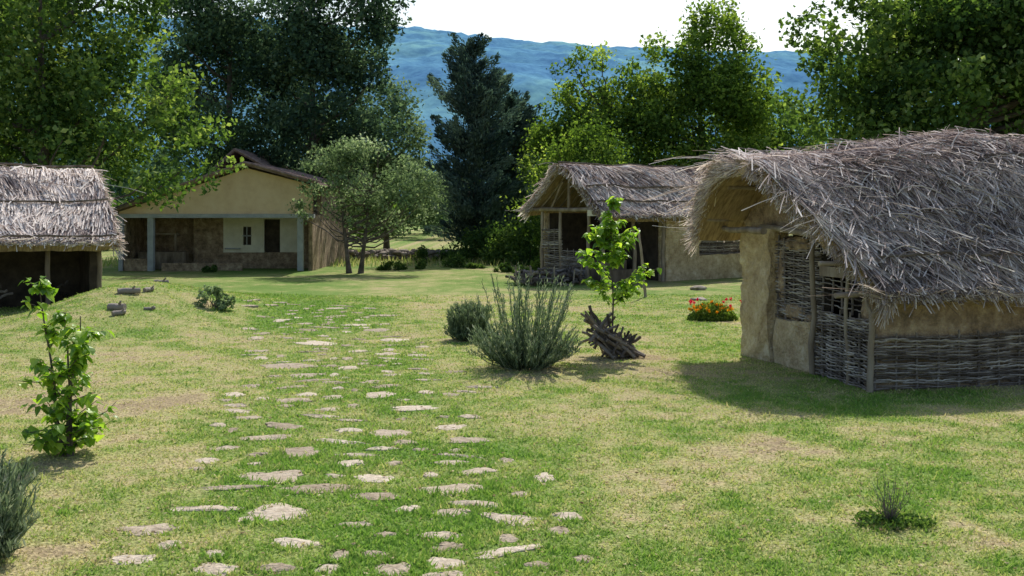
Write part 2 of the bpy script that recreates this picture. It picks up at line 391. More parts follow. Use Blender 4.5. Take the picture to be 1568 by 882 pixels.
# ------------------------------------------------------------------ trees
def tree(name, loc, trunk_h, trunk_r, blobs, nclump, nleaf, leaf, mat, crc=.2, stems=1, limbs=22, bias=0.0, flat=.75):
    loc = (loc[0], loc[1], float(height(loc[0], loc[1])) - .05)
    e = empty(name, loc)
    B = np.array(blobs, float)
    wts = (B[:, 3] * B[:, 4] * B[:, 5]) ** (2 / 3); wts /= wts.sum()
    bi = rng.choice(len(B), nclump, p=wts)
    d = unit(nclump); rad = rng.uniform(.2, 1, nclump) ** .42
    C = B[bi, :3] + d * rad[:, None] * B[bi, 3:]
    mean_r = B[bi, 3:].mean(1)
    R = mean_r * crc * rng.uniform(.45, 1.8, nclump)
    ci = rng.choice(nclump, nleaf, p=R ** 2 / np.sum(R ** 2))
    dd = unit(nleaf) * (rng.random(nleaf) ** .45 * (1 + .7 * rng.random(nleaf) ** 4))[:, None] * np.array([1, 1, flat])
    P = C[ci] + dd * R[ci][:, None] * 1.2 + rng.normal(0, .06, (nleaf, 3))
    ct = rng.normal(0, .18, nclump)
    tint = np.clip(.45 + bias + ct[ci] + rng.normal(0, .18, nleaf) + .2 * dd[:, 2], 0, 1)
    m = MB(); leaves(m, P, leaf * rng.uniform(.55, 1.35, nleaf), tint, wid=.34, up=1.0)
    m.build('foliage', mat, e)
    w = MB()
    tops = []
    for s in range(stems):
        off = np.array([(s - (stems - 1) / 2) * trunk_r * 4.5, 0, 0])
        topz = B[:, 2].max()
        n = 9; k = np.linspace(0, 1, n)
        bend = rng.normal(0, .12, (n, 2)).cumsum(0) * .35 * trunk_h / 3
        p = np.stack([off[0] * (1 + k * 2) + bend[:, 0] * k, bend[:, 1] * k, k * topz], -1)
        rr = trunk_r * (1 - .8 * k); rr[0] *= 1.35
        tube(w, p, rr, 9, rng.uniform(.3, .7)); tops.append(p)
    order = rng.permutation(nclump)[:limbs]
    for q in order:
        p = tops[rng.integers(len(tops))]
        end = C[q]
        zs = np.clip(end[2] - np.hypot(end[0], end[1]) * .7, trunk_h * .75, B[:, 2].max() * .85)
        st = np.array([np.interp(zs, p[:, 2], p[:, 0]), np.interp(zs, p[:, 2], p[:, 1]), zs])
        k = np.linspace(0, 1, 6)[:, None]
        mid = st + (end - st) * k; mid[:, 2] += -np.sin(k[:, 0] * np.pi) * .1 * np.linalg.norm(end - st)
        mid[1:-1] += rng.normal(0, .05, (4, 3)) * np.linalg.norm(end - st) * .5
        tube(w, mid, np.linspace(trunk_r * .38, trunk_r * .06, 6), 5, .5)
    w.build('trunk', M_bark, e, smooth=True)
    return e

# left broadleaf group
tree('broadleaf_tree', (-17.2, 37), 3.5, .3, [(-2, 0, 7.5, 5.0, 3.6, 4.2), (3.0, -1, 5.6, 3.6, 2.6, 2.6), (0, 1, 10.5, 4.2, 3.4, 3), (4.6,-1.4,4.6,2.6,2,1.8)], 260, 40000, .215, M_leaf_mid, .17, bias=.12)
tree('broadleaf_tree', (-24.5, 44), 4, .35, [(0, 0, 9, 5, 4, 5.5), (2, 0, 14, 4.5, 4, 3.5)], 150, 20000, .3, M_leaf_dark, .2, bias=.1)
# tall dark trees
tree('tall_tree', (-16.8, 60), 4, .32, [(0, 0, 9.5, 4.6, 4, 6), (.3, 0, 15.5, 4.2, 3.6, 4.2), (-3,0,14,3,3,3)], 240, 30000, .27, M_leaf_dark, .17, flat=1)
tree('tall_tree', (-11.5, 58), 4, .32, [(0, 0, 8.5, 3.6, 3.4, 5.5), (1.6, 0, 13.5, 3.4, 3, 3.8), (.6, 0, 16.8, 3.8, 3, 2.6), (4.0, 0, 14.4, 2.0, 1.8, 2.2), (3.2, 0, 9, 2, 2, 3)], 270, 32000, .27, M_leaf_dark, .17, flat=1)
tree('poplar_tree', (-8.0, 64), 3, .2, [(0, 0, 7, 2.8, 2, 4.0), (.6, 0, 3.6, 3.4, 2, 2.8)], 120, 15000, .22, M_leaf_grey, .22, bias=-.18)
# fruit tree in the middle
tree('fruit_tree', (-6.8, 43.5), 1.6, .11, [(.6, 0, 4.3, 2.1, 1.7, 1.7), (-1.5, 0, 4.4, 1.2, 1.0, 1.3), (2.3, 0, 3.2, 1.5, 1.1, 1.3), (.2, 0, 2.6, 1.5, 1, .9), (-1.9, 0, 2.9, .9, .7, .8)], 95, 8200, .15, M_leaf_grey, .22, stems=2, bias=.02, limbs=60)
# right group behind middle hut
tree('broadleaf_tree', (5.2, 54), 3, .25, [(0, 0, 5.5, 3.2, 3, 3.6), (-1.4, 0, 9.4, 1.6, 1.4, 2.6), (1.4, 0, 8.8, 2, 1.8, 2.4), (-2.6, 0, 5.4, 1.9, 1.8, 3.4)], 230, 28000, .22, M_leaf_bright, .17, flat=1)
tree('broadleaf_tree', (9.8, 52), 3, .28, [(0, 0, 6.5, 3.6, 3, 4.2), (1.0, 0, 10.9, 2.1, 2, 2.7), (-1.8, 0, 9.6, 1.9, 1.8, 2.7), (2.6, 0, 8.6, 2.0, 1.8, 2.3)], 240, 33000, .22, M_leaf_bright, .16, bias=-.02, flat=1)
tree('broadleaf_tree', (14.6, 56), 3, .25, [(0, 0, 5.5, 3.6, 3, 3.4), (-.4, 0, 7.4, 2.0, 2, 1.7)], 130, 17000, .22, M_leaf_mid, .2, bias=.12)
tree('broadleaf_tree', (3.4, 47.5), 2, .18, [(0, 0, 4.0, 2.4, 2, 3.0), (-1.6, 0, 2.8, 1.8, 1.6, 2.2)], 120, 15000, .17, M_leaf_bright, .2, bias=-.05, flat=1)
# walnut right
tree('walnut_tree', (16.7, 37), 3, .35, [(0, 0, 7.0, 5.4, 4.5, 4.2), (-3.8, 0, 7.6, 3.0, 2.4, 3.2), (3, 0, 9.2, 4.5, 3.6, 3.2), (-2.0, 0, 10.2, 3.2, 2.4, 1.7)], 360, 58000, .23, M_leaf_mid, .145, limbs=30, bias=.10)
tree('walnut_tree', (25, 42), 3, .4, [(0, 0, 7.5, 6, 5, 5)], 100, 16000, .3, M_leaf_mid, .2, bias=.1)

def conifer(name, loc, H, R, nb, mat, r0=.2):
    e = empty(name, (loc[0], loc[1], -.05))
    w = MB(); m = MB()
    k = np.linspace(0, 1, 10)
    tube(w, np.stack([.15 * np.sin(k * 5), 0 * k, k * H], -1), r0 * (1 - .92 * k), 8, .4)
    for i in range(nb):
        z = .06 * H + (H * .97 - .06 * H) * rng.random() ** .85
        fz = z / H
        Lb = R * (1 - fz) ** .5 * rng.uniform(.4, 1.35) * (1 if fz > .18 else .85)
        a = rng.uniform(0, 2 * np.pi)
        rise = rng.uniform(.05, .55) + .7 * fz
        k = np.linspace(0, 1, 6)
        p = np.stack([np.cos(a) * Lb * k, np.sin(a) * Lb * k, z + Lb * rise * k ** 1.5], -1)
        tube(w, p, np.linspace(.05, .012, 6) * (1.3 - fz), 4, .4, cap=False)
        nn = int(40 + 105 * Lb)
        kk = rng.uniform(.2, 1.05, nn)
        c = np.stack([np.interp(kk, k, p[:, j]) for j in range(3)], -1)
        sp = .07 + .14 * np.sin(np.clip(kk, 0, 1) * np.pi) * min(1.6, Lb)
        c += rng.normal(0, 1, (nn, 3)) * sp[:, None] * np.array([1, 1, .8])
        dr = unit(nn) * .8 + np.array([np.cos(a), np.sin(a), .8]); dr /= np.linalg.norm(dr, axis=1, keepdims=True)
        t = np.clip(.45 + rng.normal(0, .2) + rng.normal(0, .15, nn), 0, 1)
        leaves(m, c, .26 * rng.uniform(.7, 1.3, nn), t, wid=.17, a=dr)
    w.build('trunk', M_bark, e, smooth=True); m.build('needles', mat, e)
conifer('pine_tree', (-2.2, 56), 12.2, 3.2, 160, M_needle)
conifer('pine_tree', (.1, 59), 9.4, 3.0, 110, M_needle)

def bush(name, loc, rx, ry, h, n, leaf, mat, bias=0, nc=24):
    z = float(height(loc[0], loc[1]))
    e = empty(name, (loc[0], loc[1], z - .03))
    m = MB(); w = MB()
    d = unit(nc); d[:, 2] = np.abs(d[:, 2])
    C = d * (rng.uniform(.3, .85, nc) ** .5)[:, None] * np.array([rx, ry, h * .85])
    ci = rng.integers(0, nc, n)
    P = C[ci] + unit(n) * (rng.random(n) ** .5)[:, None] * np.array([rx, ry, h]) * .3
    P[:, 2] = np.abs(P[:, 2])
    leaves(m, P, leaf * rng.uniform(.6, 1.3, n), np.clip(.45 + bias + rng.normal(0, .12, nc)[ci] + rng.normal(0, .15, n), 0, 1), wid=.34, up=1)
    for c in C[:12]:
        stick(w, (0, 0, 0), c, .02 * h, .006, .02, 4)
    m.build('leaves', mat, e); w.build('stems', M_bark, e)
bush('shrub', (.8, 50.5), 2.4, 1.6, 3.0, 9000, .17, M_leaf_mid, .1, 50)
bush('shrub', (-1.2, 53), 2.4, 1.6, 2.2, 6000, .17, M_leaf_mid, 0, 34)
bush('shrub', (1.9, 46), 1.2, 1.0, 1.8, 4000, .14, M_leaf_bright, .0, 24)
for (bx, by, r_, h_) in [(-5.5, 46, .7, .5), (-4.2, 46.5, .35, .6), (-2.6, 48, .9, .9), (-1.7, 47, .5, .4), (-4.6,52,.6,1.0), (-3.3,54,.9,.8), (-13.2,44,.4,.4), (-.4,44,.5,.5), (.4,43,.4,.4)]:
    bush('shrub', (bx, by), r_, r_ * .8, h_, 1200, .11, M_leaf_mid, .02, 12)

# distant tree mass
m = MB()
for i in range(105):
    x = rng.uniform(-85, 95); y = rng.uniform(84, 125)
    H = rng.uniform(7, 11.5) * (1 if x > -15 else 1.25); R_ = rng.uniform(3.0, 5)
    if -12 < x < -1: H *= .72
    nc = 18; d = unit(nc); C = np.array([x, y, H * .52]) + d * np.array([R_, R_ * .8, H * .42]) * (rng.uniform(.3, 1, nc) ** .5)[:, None]
    n = 900; ci = rng.integers(0, nc, n)
    P = C[ci] + unit(n) * (rng.random(n) ** .5)[:, None] * R_ * .36
    P[:, 2] = np.abs(P[:, 2])
    leaves(m, P, rng.uniform(.35, .7, n), np.clip(.55 + rng.normal(0, .14) + rng.normal(0, .1, nc)[ci] + rng.normal(0, .15, n), 0, 1), wid=.38, up=1)
m.build('distant_trees', M_leaf_dark)
m = MB()
for i in range(46):
    x = rng.uniform(-62, 62); y = rng.uniform(68, 74)
    if -9.5 < x < -4.5: continue
    H = rng.uniform(2.5, 5.5); R_ = rng.uniform(2, 3.2); n = 1000; nc = 12
    d = unit(nc); C = np.array([x, y, H * .5]) + d * np.array([R_, R_ * .8, H * .42]) * (rng.uniform(.3, 1, nc) ** .5)[:, None]
    ci = rng.integers(0, nc, n)
    P = C[ci] + unit(n) * (rng.random(n) ** .5)[:, None] * R_ * .4
    P[:, 2] = np.abs(P[:, 2])
    leaves(m, P, rng.uniform(.25, .5, n), np.clip(.5 + rng.normal(0, .12) + rng.normal(0, .1, nc)[ci] + rng.normal(0, .15, n), 0, 1), wid=.38, up=1)
m.build('hedge', M_leaf_mid)
m = MB(); n = 12000
x = rng.uniform(-22, 22, n); y = rng.uniform(48, 66, n); h = rng.uniform(.1, .45, n)
b = np.stack([x, y, 0 * x], -1); a = rng.uniform(0, 6.28, n)
s = np.stack([np.cos(a), np.sin(a), 0 * a], -1) * .03
tp = b + np.stack([rng.normal(0, .1, n), rng.normal(0, .1, n), h], -1)
m.add(np.stack([b - s, b + s, tp], 1).reshape(-1, 3), np.arange(n * 3).reshape(-1, 3), np.repeat(rng.uniform(.1, .9, n), 3))
m.build('meadow_grass', M_grass)

# ------------------------------------------------------------------ rocks
def rock(mb, c, s, t=.5, seed=0):
    nu, nv = 10, 7
    u = np.arange(nu) / nu * 2 * np.pi; v = np.linspace(0, np.pi, nv)
    U, V = np.meshgrid(u, v)
    d = np.stack([np.cos(U) * np.sin(V), np.sin(U) * np.sin(V), np.cos(V)], -1)
    r_ = .75 + .5 * vnoise(d[..., 0] * 1.7 + seed, d[..., 1] * 1.7 + d[..., 2] * 1.3 + seed * 3.3, 2)
    P = d * r_[..., None] * np.array(s) + np.array(c)
    idx = np.arange(nu * nv).reshape(nv, nu)
    f = np.stack([idx[:-1], np.roll(idx[:-1], -1, 1), np.roll(idx[1:], -1, 1), idx[1:]], -1).reshape(-1, 4)
    mb.add(P.reshape(-1, 3), f[:, ::-1], t)
m = MB()
for i in range(260):
    x = rng.uniform(-9.2, -1.0); y = 55 + rng.normal(0, .2)
    rock(m, (x, y, rng.uniform(.05, .5)), (rng.uniform(.12, .3), .2, rng.uniform(.08, .16)), rng.random() * .5, i)
m.build('low_stone_wall', M_rock)
for (x, y, sx, sz) in [(6.3, 34, .3, .1), (5.6, 30, .25, .06)]:
    m = MB(); rock(m, (0, 0, sz * .4), (sx, sx * .8, sz), .5, x)
    m.build('rock', M_rock, loc=(x, y, float(height(x, y))))
for (x, y, l_, r_, th) in [(-9.3, 24.4, .5, .08, .3), (-9.0, 24.9, .3, .06, 1.2), (-9.0, 22.9, .42, .09, -.3), (-8.8, 22.5, .3, .06, .8), (-9.9, 28.4, .4, .08, .1), (-8.4, 23.3, .25, .04, .4)]:
    m = MB(); dx, dy = math.cos(th) * l_ / 2, math.sin(th) * l_ / 2
    stick(m, (-dx, -dy, r_ * .7), (dx, dy, r_ * .9), r_, r_ * .9, .01, 9, 1.3)
    stick(m, (dx * .2, dy * .2, r_), (dx * .2 + .1, dy - .1, r_ * 2.4), r_ * .4, r_ * .25, .01, 6, 1.0)
    m.build('cut_log', M_bark, loc=(x, y, float(height(x, y))), smooth=True)

# ------------------------------------------------------------------ thatch
def make_thatch(parent, prof, lx0, lx1, ridge_i, n, bump=None, Ls=(.45, .9), w=.012, thick=.2, mess=.1, tb=0., wr=1.0, seed=0, ext=.22):
    prof = np.array(prof, float); lx0 = np.array(lx0, float)
    seg = np.linalg.norm(np.diff(prof, axis=0), axis=1); A = np.concatenate([[0], np.cumsum(seg)])
    fine = np.linspace(0, A[-1], 60)
    py = np.interp(fine, A, prof[:, 0]); pz = np.interp(fine, A, prof[:, 1]); pl = np.interp(fine, A, lx0)
    for _ in range(12):
        for q in (py, pz, pl): q[1:-1] = (q[:-2] + 2 * q[1:-1] + q[2:]) / 4
    ty = np.gradient(py, fine); tz = np.gradient(pz, fine)
    T = A[-1]; ra = A[ridge_i]
    def S(s, a, off):
        ac = np.clip(a, 0, T)
        yy = np.interp(ac, fine, py); zz = np.interp(ac, fine, pz); ll = np.interp(ac, fine, pl)
        dy = np.interp(ac, fine, ty); dz = np.interp(ac, fine, tz)
        nr = np.hypot(dy, dz) + 1e-9; dy = dy / nr; dz = dz / nr
        over = a - ac
        yy = yy + dy * over * .7; zz = zz + dz * over * 1.0 - np.abs(over) * .15
        xx = ll + (lx1 - ll) * s
        if bump is not None: zz = zz + bump(xx, yy, zz)
        zz = zz + (fbm(xx * .9 + 5, ac * .9, 40 + seed, 3) - .5) * .2
        return np.stack([xx, yy - dz * off, zz + dy * off], -1)
    ns, na = 50, 46
    sg, ag = np.meshgrid(np.linspace(0, 1, ns), np.linspace(0, T, na), indexing='ij')
    top = S(sg.ravel(), ag.ravel(), np.zeros(ns * na)); bot = S(sg.ravel(), ag.ravel(), np.full(ns * na, -thick))
    bm = MB(); idx = np.arange(ns * na).reshape(ns, na)
    f = np.stack([idx[:-1, :-1], idx[1:, :-1], idx[1:, 1:], idx[:-1, 1:]], -1).reshape(-1, 4)
    bd = np.concatenate([idx[:-1, 0], idx[-1, :-1], idx[1:, -1][::-1], idx[0, 1:][::-1]])
    o_ = ns * na
    e2 = np.roll(bd, -1)
    ff = np.concatenate([f, f[:, ::-1] + o_, np.stack([bd, bd + o_, e2 + o_, e2], -1)])
    bm.add(np.concatenate([top, bot]), ff, .5)
    bm.build('thatch_base', M_strawbase, parent, smooth=False)
    m = MB()
    s = rng.uniform(-.004, 1, n); side = np.where(rng.random(n) < ra / T, -1, 1)
    a0 = np.where(side < 0, rng.uniform(.0, ra + .1, n), rng.uniform(ra - .1, T, n))
    Lk = rng.uniform(*Ls, n)
    end_over = rng.uniform(-.1, ext, n) + (rng.random(n) < .1) * rng.uniform(0, .28, n)
    messy = rng.random(n) < mess
    drift = rng.normal(0, .10, n) + np.where(messy, rng.normal(0, .7, n), 0)
    drift += (fbm(s * 7, a0 * 1.0, 60 + seed, 2) - .5) * 1.3
    lift0 = rng.uniform(0, .04, n)
    lift1 = rng.uniform(.01, .07, n) + np.where(messy, rng.uniform(0, .18, n), 0) + .12 * vnoise(a0 / .3, s * lx1 * .8, 9)
    width = w * rng.uniform(.6, 1.6, n)
    K = 4; rows = []
    tilt = rng.uniform(-.9, .9, n)
    for k in np.linspace(0, 1, K):
        a = a0 + side * Lk * k
        a = np.where(side < 0, np.maximum(a, -np.abs(end_over)), np.minimum(a, T + np.abs(end_over)))
        off = lift0 + (lift1 - lift0) * k + .02 * np.sin(k * 3.1)
        ss = s + drift * Lk * k / max(1., lx1)
        P1 = S(ss - width / lx1 * .5, a, off + tilt * width * .5)
        P2 = S(ss + width / lx1 * .5, a, off - tilt * width * .5)
        rows.append((P1, P2))
    v = np.stack([p for r_ in rows for p in r_], 1)
    base = np.arange(n)[:, None] * 2 * K
    f = np.concatenate([base + np.array([[2 * k, 2 * k + 1, 2 * k + 3, 2 * k + 2]]) for k in range(K - 1)])
    patch = fbm(s * lx1 * .8, a0 * 1.2, 90 + seed, 3)
    t = np.clip(.45 + tb + (patch - .5) * 1.2 + rng.normal(0, .27, n), 0, 1)
    tt = np.repeat(t[:, None], 2 * K, 1); tt[:, -2:] = np.clip(tt[:, -2:] + .2, 0, 1)
    m.add(v.reshape(-1, 3), f, tt.ravel())
    nv_ = n // 14
    a0 = rng.uniform(0, T, nv_); sd = np.where(a0 < ra, -1, 1)
    P0 = S(np.full(nv_, .015), a0, rng.uniform(-thick, .05, nv_))
    P1 = S(np.full(nv_, -.006) + rng.normal(0, .009, nv_), a0 + sd * rng.uniform(.05, .45, nv_), rng.uniform(-thick * 1.2, .1, nv_))
    d = P1 - P0; b = np.cross(d, unit(nv_)); b /= np.linalg.norm(b, axis=1, keepdims=True); b *= w * .5
    v = np.stack([P0 - b, P0 + b, P1 + b, P1 - b], 1).reshape(-1, 3)
    m.add(v, np.arange(nv_ * 4).reshape(-1, 4), np.repeat(rng.uniform(.3, .95, nv_), 4))
    m.build('thatch_straw', M_straw, parent)
    return S, T, ra

def roof_pole(w, S, a, s0, s1, r=.025, off=.11, t=.3):
    k = np.linspace(s0, s1, 22)
    p = S(k, np.full(22, a) + rng.normal(0, .012, 22), np.full(22, off))
    tube(w, p, r, 6, t)

def wattle(mb, o, d, L_, z0, z1, sp=.33, rowh=.03, r=.013):
    o = np.array(o, float); d = np.array(d, float); nrm = np.array([d[1], -d[0]])
    rows = int((z1 - z0) / rowh); n = max(5, int(L_ / sp * 5))
    x = np.linspace(-.06, L_ + .06, n)
    for k in range(rows):
        ph = np.pi * k
        off = .028 * np.cos(np.pi * x / sp + ph) + rng.normal(0, .008, n)
        z = z0 + (k + .5) * rowh + .012 * np.sin(x * 2.1 + k * .7) + rng.normal(0, .005, n) + .03 * (fbm(x * .8, x * 0 + z0 * 3, 8, 2) - .5) * 2
        q = o[None, :2] + d[None] * x[:, None] + nrm[None] * off[:, None]
        lo_, hi_ = (0, n) if rng.random() < .8 else (rng.integers(0, n // 3), n - rng.integers(0, n // 3))
        if hi_ - lo_ < 3: lo_, hi_ = 0, n
        tube(mb, np.column_stack([q, z])[lo_:hi_], r * rng.uniform(.65, 1.3), 5, rng.uniform(.05, .95), cap=True)
    for k in range(int(L_ / sp) + 1):
        q = o[:2] + d * k * sp
        stick(mb, (q[0], q[1], z0 - .05), (q[0] + rng.normal(0, .015), q[1], z1 + rng.uniform(.0, .08)), .02, .016, .006, 6, .4)

# ------------------------------------------------------------------ right hut
E = empty('thatched_wattle_hut', (5.35, 14.94, 0), math.atan2(.243, .97))
prof = [(-.40, 1.42), (.15, 2.03), (.73, 2.62), (1.35, 3.2), (2.15, 3.62), (3.1, 3.5), (4.0, 3.0), (4.75, 2.3)]
lx0 = [.0, -.3, -.6, -.85, -1.0, -1.02, -.9, -.72]
def bumpR(x, y, z):
    g = np.clip((z - 1.5) / 2.0, 0, 1)
    return g * (.28 * np.clip(x / 3.5, 0, 1) + .10 * np.exp(-((x - 3) / 1.6) ** 2))
S, T, ra = make_thatch(E, prof, lx0, 8.2, 4, 46000, bumpR, (.35, .95), .013, .24, .24, 0.02, seed=1, ext=.2)
w = MB()
roof_pole(w, S, .62, .03, 1, .026, .2, .1)
roof_pole(w, S, 2.45, .42, 1, .024, .2, .1)
roof_pole(w, S, 1.55, .05, .3, .015, .14)
for i in range(190):
    s0 = rng.uniform(.05, .9); a0 = rng.uniform(.5, 2.9); k = np.linspace(0, 1, 8)
    p = S(s0 + k * rng.uniform(-.12, .16), a0 + k * rng.uniform(-.9, .5) + .08 * np.sin(k * 4), .12 + .1 * np.sin(k * 3) + rng.uniform(0, .08))
    tube(w, p, np.linspace(.012, .005, 8), 4, rng.random())
w.build('roof_poles', M_wattle, E)
c = MB()
rough_box(c, (-.06, 3.0, -.05), (.34, 4.1, 2.32), .055, .07, .5, 3, .025)
rough_box(c, (.02, 1.56, -.05), (.26, 2.98, .80), .055, .05, .5, 6, .02)
rough_box(c, (-.01, 3.7, 0), (8, 4.05, 2.2), .3, .03, .5, 9)
c.build('clay_wall', M_clay, E, smooth=True)
c = MB()
rough_box(c, (.05, .02, -.05), (8, .28, 1.52), .07, .05, .5, 13, .02)
yy = np.linspace(.35, 4.2, 24)
PYv = np.array([p_[0] for p_ in prof]); PZv = np.array([p_[1] for p_ in prof])
zt_ = np.interp(yy, PYv, PZv) - .26
zb_ = np.minimum(np.full(24, 2.36), zt_ - .02)
xg = .12 + .05 * (fbm(yy * 2, yy * 0, 4, 2) - .5)
vv = np.concatenate([np.column_stack([xg, yy, zb_]), np.column_stack([xg - .05, yy, (zb_ + zt_) / 2]), np.column_stack([xg, yy, zt_])])
ff = [(a + k, a + k + 1, a + 24 + k + 1, a + 24 + k) for a in (0, 24) for k in range(23)]
c.add(vv, ff, .5)
c.build('weathered_wall', M_claydark, E, smooth=True)
c = MB()
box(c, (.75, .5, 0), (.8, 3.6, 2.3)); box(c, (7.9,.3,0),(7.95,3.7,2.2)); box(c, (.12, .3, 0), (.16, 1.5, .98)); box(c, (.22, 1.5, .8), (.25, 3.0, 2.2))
c.build('interior_shade_panels', M_dark, E)  # dark panels added behind openings and wattle as painted interior shade
w = MB()
wattle(w, (-.03, 1.54), (0, -1), 1.5, 0, 1.06, .25, .025)
wattle(w, (.1, 2.98), (0, -1), 1.4, .82, 2.2, .28, .032)
wattle(w, (.1, 1.5), (0, -1), 1.3, 1.1, 1.75, .28, .085)
wattle(w, (.0, -.07), (1, 0), 8.0, 0, .80, .36, .025)
w.build('wattle_panels', M_wattle, E)
c = MB()
for (y0, z0, ry, rz) in [(2.5, .93, .4, .16), (2.85, 1.5, .13, .5), (1.8, .85, .3, .12), (2.3, 2.1, .6, .12)]:
    g1, g2 = np.meshgrid(np.linspace(-1, 1, 16), np.linspace(-1, 1, 16), indexing='ij')
    rr_ = np.hypot(g1, g2); n_ = fbm(g1 * 2 + y0 * 3, g2 * 2 + z0, 5, 3)
    k_ = 1 / np.maximum(1, rr_) * (.7 + .6 * n_)
    v = np.stack([.075 + .05 * rr_ ** 2 - .03 * n_, y0 + g1 * ry * k_, z0 + g2 * rz * k_], -1).reshape(-1, 3)
    idx = np.arange(256).reshape(16, 16)
    c.add(v, np.stack([idx[:-1, :-1], idx[1:, :-1], idx[1:, 1:], idx[:-1, 1:]], -1).reshape(-1, 4), .5)
c.build('daub_remnants', M_claydark, E, smooth=True)
w = MB()
stick(w, (-.08, 1.52, 0), (-.10, 1.48, 2.35), .05, .04, .02, 8, .6)
stick(w, (-.1, -.1, 0), (-.06, -.1, 1.1), .05, .045, .015, 8, .7)
stick(w, (-.06, -.1, 1.08), (-.06, .12, 1.5), .035, .03, .01, 7, .7)
stick(w, (-.06, -.1, 1.08), (-.02, -.3, 1.45), .035, .03, .01, 7, .7)
stick(w, (-.05, .55, 0), (-.05, .55, 1.95), .035, .03, .015, 7, .5)
stick(w, (-.6, .02, 1.42), (3.0, -.05, 1.45), .045, .04, .01, 7, .5)
stick(w, (-.75, 1.9, 2.34), (-.3, 4.3, 2.34), .06, .05, .01, 8, .5)
stick(w, (-.4, 1.0, 2.30), (.2, 3.9, 2.40), .06, .05, .01, 8, .7)
stick(w, (-.9, 2.15, 3.32), (7, 2.15, 3.4), .05, .05, .01, 7, .5)
for y0 in (.3, 1.1, 3.3, 4.2):
    z = float(np.interp(y0, PYv, PZv)) - .3
    stick(w, (-.7, y0, z), (.4, y0, z), .04, .04, .01, 6, .6)
w.build('timber_frame', M_wood, E, smooth=True)
w = MB()
box(w, (.0, .75, 1.62), (.035, 1.45, 1.78), .5)
w.build('planks', M_wood, E)

# ------------------------------------------------------------------ middle hut
E = empty('thatched_clay_hut', (3.3, 36, 0), math.atan2(.57, .82))
prof = [(0, 2.45), (.9, 3.3), (1.8, 4.15), (2.43, 4.5), (3.1, 4.2), (4.0, 3.4), (4.85, 2.7)]
S, T, ra = make_thatch(E, prof, [0, .0, -.1, -.25, -.1, 0, 0], 9.2, 3, 17000, None, (.5, 1.0), .03, .24, .07, .04, seed=2, ext=.15)
w = MB()
for a_ in (.7, 1.5): roof_pole(w, S, a_, .0, 1, .035, .18, .1)
roof_pole(w, S, ra, 0, 1, .04, .1)
w.build('roof_poles', M_wood, E)
c = MB()
rough_box(c, (3.5, .5, -.05), (5.25, .8, 2.55), .12, .06, .5, 2, .02)
rough_box(c, (5.25, .5, -.05), (8.3, .8, .95), .12, .06, .5, 2, .02)
rough_box(c, (8.3, .5, -.05), (9, .8, 2.55), .2, .04, .5, 2)
rough_box(c, (5.25, .52, 2.05), (8.3, .78, 2.55), .2, .02, .5, 2)
rough_box(c, (3.5, .8, -.05), (3.75, 4.2, 2.9), .25, .04, .5, 2)
rough_box(c, (.4, 4.1, -.05), (9, 4.3, 2.6), .3, .04, .5, 2)
c.build('clay_wall', M_clay, E, smooth=True)
w = MB()
wattle(w, (5.3, .75), (1, 0), 2.9, .95, 1.75, .4, .06, .022)
wattle(w, (.35, 1.4), (0, 1), 2.6, .0, 1.2, .4, .07, .028)
wattle(w, (.35, 3.0), (0, 1), 1.1, 1.2, 2.0, .4, .07, .028)
w.build('wattle_panels', M_wattle, E)
c = MB(); box(c, (5, 1.6, 0), (9, 1.65, 2.5)); box(c, (.6,4.02,0),(3.45,4.05,2.6)); box(c, (3.42,.9,0),(3.46,4,2.6)); c.build('interior_shade_panels', M_dark, E)  # dark panels added behind window and along porch walls as painted shade
w = MB()
for (px_, py_) in [(.35, .5), (.35, 1.35), (.35, 3.0), (.35, 4.2), (1.9, .5), (3.3, .45)]:
    stick(w, (px_, py_, 0), (px_ + rng.normal(0, .05), py_, 2.75), .075, .06, .025, 8, .6)
stick(w, (-.1, .5, 2.62), (9, .5, 2.62), .08, .07, .01, 8, .5)
stick(w, (-.1, 4.3, 2.75), (9, 4.3, 2.75), .08, .07, .01, 8, .5)
stick(w, (.3, .2, 2.75), (.3, 4.6, 2.75), .08, .08, .01, 8, .6)
stick(w, (.3, 2.43, 2.7), (.3, 2.43, 4.2), .06, .06, .01, 7, .6)
stick(w, (.3, 1.2, 2.7), (.3, 2.0, 3.8), .05, .05, .01, 7, .6)
stick(w, (.3, 3.6, 2.7), (.3, 2.8, 3.8), .05, .05, .01, 7, .6)
for k in range(8):
    x_ = -.05 + k * .45
    stick(w, (x_, .25, 2.5), (x_, 2.43, 4.25), .045, .04, .01, 6, .5)
    stick(w, (x_, 4.6, 2.6), (x_, 2.43, 4.25), .045, .04, .01, 6, .5)
w.build('timber_frame', M_wood, E, smooth=True)
c = MB(); box(c, (.0, .15, 2.5), (.12, .95, 2.72)); c.build('name_board', M_white, E)
c = MB(); box(c, (1.2, 2.2, 0), (3.0, 3.1, .75)); box(c, (1.1,1.2,0),(3.0,1.5,.45)); c.build('bench', M_wood, E)

